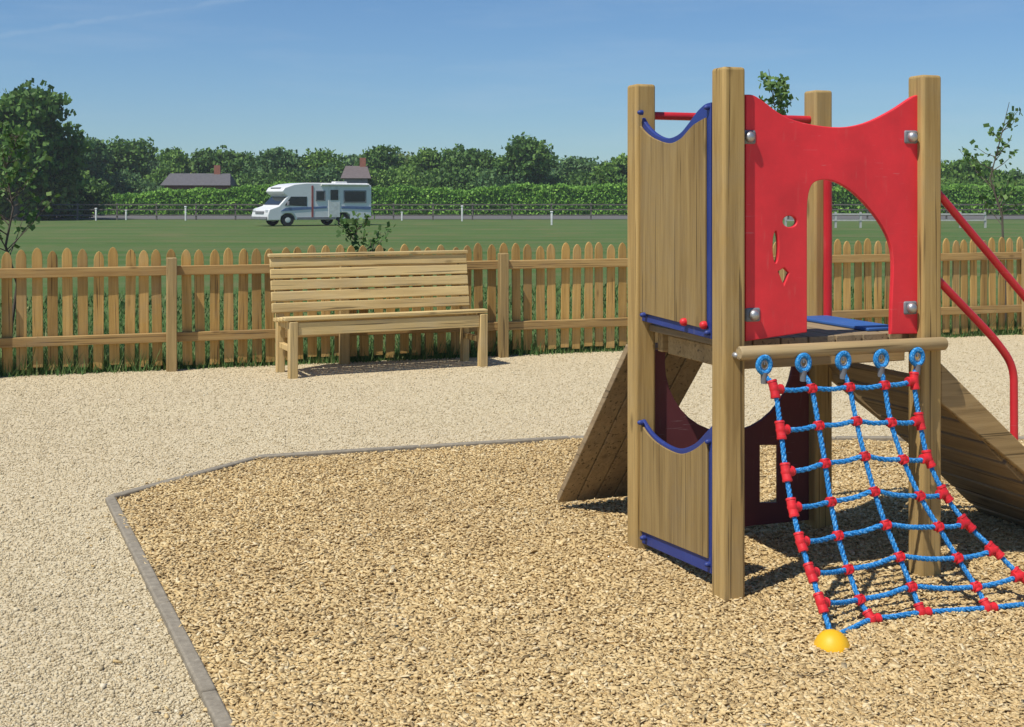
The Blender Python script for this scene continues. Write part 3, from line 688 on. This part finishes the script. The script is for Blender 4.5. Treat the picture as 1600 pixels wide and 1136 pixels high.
# leaves
def leaf_quads(C, size, flat=0):
    n = len(C); R = rots(n, 1.1); s = size*(.6+.8*RNG.random(n))
    q = np.array([(-.5,-.32,0),(.5,-.32,.08),(.55,.32,0),(-.45,.36,-.06)])
    return (np.einsum('nij,kj->nki', R, q)*s[:, None, None]+C[:, None, :]).reshape(-1, 3), np.arange(4*n).reshape(-1, 4)
HY = 116
hg = thing('hedge', 'long clipped green hedge closing off the far side of the field', 'hedge', (0, HY, 0))
n = 90000; hx = RNG.uniform(-66, 66, n); 
def htop(x): return 2.5+.2*np.sin(x*.21)+.14*np.sin(x*.57+1)+.09*np.sin(x*1.7)+.06*np.sin(x*4.1+2)-.5*np.clip((-20-x)/15, 0, 1)
face = RNG.random(n); hz = np.where(face < .7, RNG.random(n), 1.0)*htop(hx); hy = np.where(face < .7, -.9, RNG.uniform(-.9, .9, n))+RNG.normal(0, .15, n); hz = hz+RNG.normal(0, .09, n)
V, Fq = leaf_quads(np.stack([hx, hy, np.abs(hz)], -1), .2); npmesh('foliage', V, Fq, M_HEDGE, hg)
cb = MB(); xs_ = np.linspace(-66, 66, 90); vs = []; 
for xx in xs_: 
    hh_ = float(htop(xx))-.08; vs += [(xx,-.8,0),(xx,-.8,hh_),(xx,.8,hh_),(xx,.8,0)]
fs = []
for i in range(len(xs_)-1):
    for k in range(4): fs.append((i*4+k, i*4+(k+1) % 4, i*4+4+(k+1) % 4, i*4+4+k))
cb.add(vs, fs).build('hedge_core', LEAF[0], hg)

def tree(px, top, wid, Y, tone, label, seed, nl=3600, ls=.5, group='trees beyond the field'):
    rng = np.random.default_rng(seed); s = Y/F; Ht = HC+(H0-top)*s; Wd = wid*s
    t = thing('broadleaf_tree', label, 'tree', ((px-CX)*s, Y, 0), rng.random()*6, group)
    nb = 15; cs = []; 
    for k in range(nb):
        a = rng.random()*2*np.pi; z = rng.uniform(.28, .92); rr = Wd*.36*math.sqrt(max(.05, 1-((z-.5)/.55)**2))*math.sqrt(rng.random())
        cs.append((rr*math.cos(a), rr*math.sin(a), z*Ht, Wd*rng.uniform(.13,.24)))
    cs.append((0,0,Ht*.86, Wd*.16))
    tr = MB().tube([(0,0,-.1),(0.05,0,Ht*.25),(.0,.05,Ht*.5),(0,0,Ht*.75)], [Wd*.04+.1, Wd*.032+.07, Wd*.022+.04, .05], 8)
    for c in cs[:7]: tr.tube([(0,0,Ht*.3+.1*c[2]), (c[0]*.5, c[1]*.5, c[2]*.75), (c[0], c[1], c[2])], [.11,.07,.03], 6)
    tr.build('trunk', M_BARK, t, smooth=True)
    cs = np.array(cs); pick = rng.integers(0, len(cs), nl); d = rng.normal(0, 1, (nl, 3)); d /= np.linalg.norm(d, axis=1)[:, None]
    rad = cs[pick, 3]*(.62+.48*rng.random(nl))*(1+.18*np.sin(d[:,0]*7+pick)+.15*np.sin(d[:,2]*9+pick*2))
    C = cs[pick, :3]+d*rad[:, None]*np.array([1,1,.85]); 
    C[:, 2] = np.clip(C[:, 2], .4, None); k = C[:, 2].max(); C[:, 2] *= Ht/k
    V, Fq = leaf_quads(C, ls*.58); npmesh('crown', V, Fq, LEAF[tone], t)
TREES = [(28,126,215,88,0,'tallest broad dark tree at the left edge of the field',9000,.55), (128,214,110,118,2,'dark tree beside the tall one at the far left',4200,.5),
 (205,214,110,126,0,'rounded dark tree left of the house with the grey roof',4200,.5), (275,230,110,140,1,'mid green tree directly behind the grey roofed house',3600,.5),
 (350,228,120,138,0,'broad dark tree right of the grey roofed house',4000,.5), (425,230,115,134,2,'dark tree rising behind the cab of the motorhome',4000,.5),
 (500,232,115,136,1,'greener tree rising behind the rear of the motorhome',4000,.5), (590,226,110,132,0,'dark tree just right of the pale roofed house',4000,.5),
 (660,230,110,138,1,'mid green tree beyond the hedge, right of the motorhome',3800,.5), (735,224,110,132,0,'dark spreading tree between motorhome and tower, behind the middle pitch post',4000,.5),
 (830,209,105,126,0,'taller dark tree standing above the tree line left of the tower',4200,.5), (905,244,100,140,2,'lower bluish tree at the dip in the tree line left of the tower',3400,.5),
 (962,240,90,128,1,'bright green tree close to the left side of the tower',3400,.5), (1045,238,110,132,0,'dark tree hidden behind the side panel of the tower',3000,.5),
 (1140,232,120,134,1,'green tree hidden behind the front posts of the tower',3000,.5), (1240,230,120,136,2,'dark tree behind the red front panel of the tower',3000,.5),
 (1345,232,120,134,0,'dark green tree seen behind the doorway of the tower',3200,.5), (1440,236,110,132,1,'green tree beside the right front post of the tower',3600,.5),
 (1510,246,100,128,1,'mid green tree beyond the handrails of the tower',3600,.5), (1585,264,110,130,0,'low dark tree at the right edge of the field',3600,.5), (1670,262,110,132,2,'dark tree just past the right edge of the field',2600,.5)]
for i, (px, top, wid, Y, tone, lab, nl, ls) in enumerate(TREES): tree(px, top, wid, Y, tone, lab, 100+i, int(nl*2.6), ls)
for i, (px, top, wid, lab) in enumerate([(90,226,150,'distant tree glimpsed between the two dark trees at the far left'),(240,236,150,'distant tree behind the left end of the grey roofed house'),(315,238,150,'distant tree behind the right end of the grey roofed house'),(385,238,150,'distant tree in the gap just left of the motorhome'),
      (462,240,150,'distant tree above the middle of the motorhome'),(545,240,140,'distant tree behind the pale roofed house'),(625,238,150,'distant tree in the gap right of the pale house'),(697,236,150,'distant tree in the gap above the middle pitch post'),(782,236,150,'distant tree just left of the taller dark tree'),
      (868,246,150,'distant tree just right of the taller dark tree'),(935,250,140,'distant tree in the dip left of the tower'),(1010,246,150,'distant tree behind the back left post of the tower'),(1540,266,150,'distant tree beyond the handrails'),(1620,272,150,'distant tree at the right edge of the picture')]):
    tree(px, top, wid, 158+(i*7) % 13, (1,2,3,0)[i % 4], lab, 500+i, 9000, .6, 'distant trees of the second row')
# undergrowth below the tall tree at left and between the trunks
def bush(px, top, wid, Y, tone, label, seed):
    rng = np.random.default_rng(seed); s = Y/F; Ht = HC+(H0-top)*s; Wd = wid*s; nl = 6000
    t = thing('shrub', label, 'shrub', ((px-CX)*s, Y, 0), 0, 'shrubs below the trees')
    d = rng.normal(0, 1, (nl, 3)); d /= np.linalg.norm(d, axis=1)[:, None]; r = .55+.5*rng.random(nl)+.12*np.sin(d[:,0]*8)+.1*np.sin(d[:,1]*11+d[:,2]*5)
    C = d*r[:, None]*np.array([Wd/2, Wd/2.6, Ht*.5])+np.array([0,0,Ht*.48]); C[:,2] = np.abs(C[:,2])
    V, Fq = leaf_quads(C, .26); npmesh('foliage', V, Fq, LEAF[tone], t)
    MB().tube([(0,0,-.1),(0,0,Ht*.5)], [.1,.04], 6).build('stem', M_BARK, t)
for i, b in enumerate([(40,262,130,90,3,'olive shrub at the foot of the tall left tree'), (110,268,110,96,0,'dark shrub between the tall left tree and the hedge'), (185,270,130,122,2,'wide dark shrub just left of the house'),
        (430,266,150,128,0,'dark shrub above the hedge behind the motorhome cab'), (505,262,120,130,2,'bluish shrub above the hedge behind the motorhome rear'), (620,262,150,128,1,'green shrub above the hedge right of the motorhome'),
        (720,262,150,128,0,'dark shrub above the middle of the hedge'), (800,262,140,126,2,'bluish shrub below the taller dark tree'), (890,270,140,128,0,'dark shrub above the hedge at the dip in the tree line'),
        (1000,266,150,128,1,'green shrub above the hedge behind the tower side panel'), (1120,264,170,128,0,'dark shrub behind the tower corner post'), (1270,264,170,128,2,'bluish shrub behind the tower doorway'),
        (1400,264,160,128,0,'dark shrub behind the tower front right post'), (1530,272,170,126,1,'green shrub above the hedge beyond the handrails')]): bush(*b, 300+i)
# houses
M_BRICK = flat('red_brick', (.30,.12,.075), .9); M_TILE = flat('grey_tile', (.105,.10,.105), .8); M_PALE = flat('pale_render', (.36,.30,.27), .85); M_TILE2 = flat('pale_tile', (.13,.105,.10), .85)
def house(px, Y, wpx, ridge, eave, wall, roof, label):
    s = Y/F; Wd = wpx*s; hr = HC+(H0-ridge)*s; he = HC+(H0-eave)*s; D = 6
    t = thing('house', label, 'house', ((px-CX)*s, Y, 0), math.radians(6))
    MB().prism([(-Wd/2,0),(Wd/2,0),(Wd/2,he),(-Wd/2,he)], 0, D).build('wall', wall, t)
    rf = MB(); o = .35; rf.add([(-Wd/2-o,-o,he-.1),(Wd/2+o,-o,he-.1),(Wd/2+o-.4,D/2,hr),(-Wd/2-o+.4,D/2,hr),(-Wd/2-o,D+o,he-.1),(Wd/2+o,D+o,he-.1)], [(0,1,2,3),(5,4,3,2),(0,3,4),(1,5,2),(0,4,5,1)])
    r = rf.build('roof', roof, t); MB().box((Wd*.28, D/2, hr+.25), (.6,.5,1.1)).build('chimney', M_BRICK, r)
    for k in (-.3, .0, .3):
        w = MB().box((Wd*k, -.02, he*.62), (1.0,.08,1.0)).build('window', M_PWHITE, t); MB().box((Wd*k, -.065, he*.62), (.84,.02,.84)).build('pane', M_GLASS, w)
house(306, 120, 96, 270, 288, M_BRICK, M_TILE, 'brick house with a grey tiled roof showing above the hedge at left')
house(556, 121, 36, 258, 277, M_PALE, M_TILE2, 'pale house with a faded roof among the trees behind the motorhome')
# ------------------------------------------------------------------ young trees by the fence
def sapling(px, py_base, top, Y, spread, nl, label, seed, lsz=.075):
    rng = np.random.default_rng(seed); s = Y/F; Ht = HC+(H0-top)*s
    t = thing('sapling', label, 'young tree', ((px-CX)*s, Y, 0), rng.random()*6, 'young trees planted behind the fence')
    mb = MB(); tp = [Vector((rng.normal(0,.02)*k, rng.normal(0,.02)*k, Ht*k/6)) for k in range(7)]; mb.tube(tp, [.018,.016,.014,.012,.009,.006,.003], 7)
    ends = []
    nbr = max(5, int(nl/11))
    for k in range(nbr):
        f = rng.uniform(.45, .98); b0 = Vector((0,0,0)); i = min(5, int(f*6)); b0 = tp[i].lerp(tp[i+1], f*6-i)
        a = rng.random()*2*np.pi; l = spread*(1.15-f)*rng.uniform(.6,1.3)+.06; e = b0+Vector((math.cos(a)*l, math.sin(a)*l, l*rng.uniform(.5,1.2)))
        md = b0.lerp(e, .5)+Vector((0,0,-.02)); mb.tube([b0, md, e], [.006,.004,.002], 5); ends += [(b0, md, e)]
    mb.build('trunk', M_BARK, t, smooth=True)
    C = []
    for k in range(nl):
        b0, md, e = ends[rng.integers(0, len(ends))]; C.append(tuple((md.lerp(e, rng.uniform(-.2,1.15)))+Vector(rng.normal(0,.03,3))))
    V, Fq = leaf_quads(np.array(C), lsz); npmesh('leaves', V, Fq, M_SAPL, t)
    st = MB().tube([(.09,0,0),(.09,0,min(.95, Ht*.5))], .022, 8); st.build('stake', M_STAKE, t, smooth=True)
sapling(1572, 385, 160, 14.6, .5, 230, 'tall thin sparse sapling at the right behind the handrails', 11, .05)
sapling(1186, 385, 108, 14.0, .4, 330, 'tall sapling whose top shows above the red panel', 12, .055)
sapling(14, 385, 205, 11.9, .5, 420, 'leafy sapling cut by the left edge of the picture', 13, .05)
sapling(552, 385, 342, 12.6, .35, 300, 'small bushy sapling peeping over the fence behind the bench', 14, .045)

# ------------------------------------------------------------------ thin summer haze over the field
hzb = MB().box((0, 95, 9.5), (420, 330, 21)).build('haze', None)
hm = bpy.data.materials.new('haze_air'); hm.use_nodes = True; hn = hm.node_tree.nodes; hn.clear()
pv = hn.new('ShaderNodeVolumePrincipled'); pv.inputs['Color'].default_value = (.92,.95,1,1); pv.inputs['Density'].default_value = .0005; pv.inputs['Anisotropy'].default_value = .2
ho = hn.new('ShaderNodeOutputMaterial'); hm.node_tree.links.new(pv.outputs[0], ho.inputs['Volume']); hzb.data.materials.append(hm); stuff(hzb)
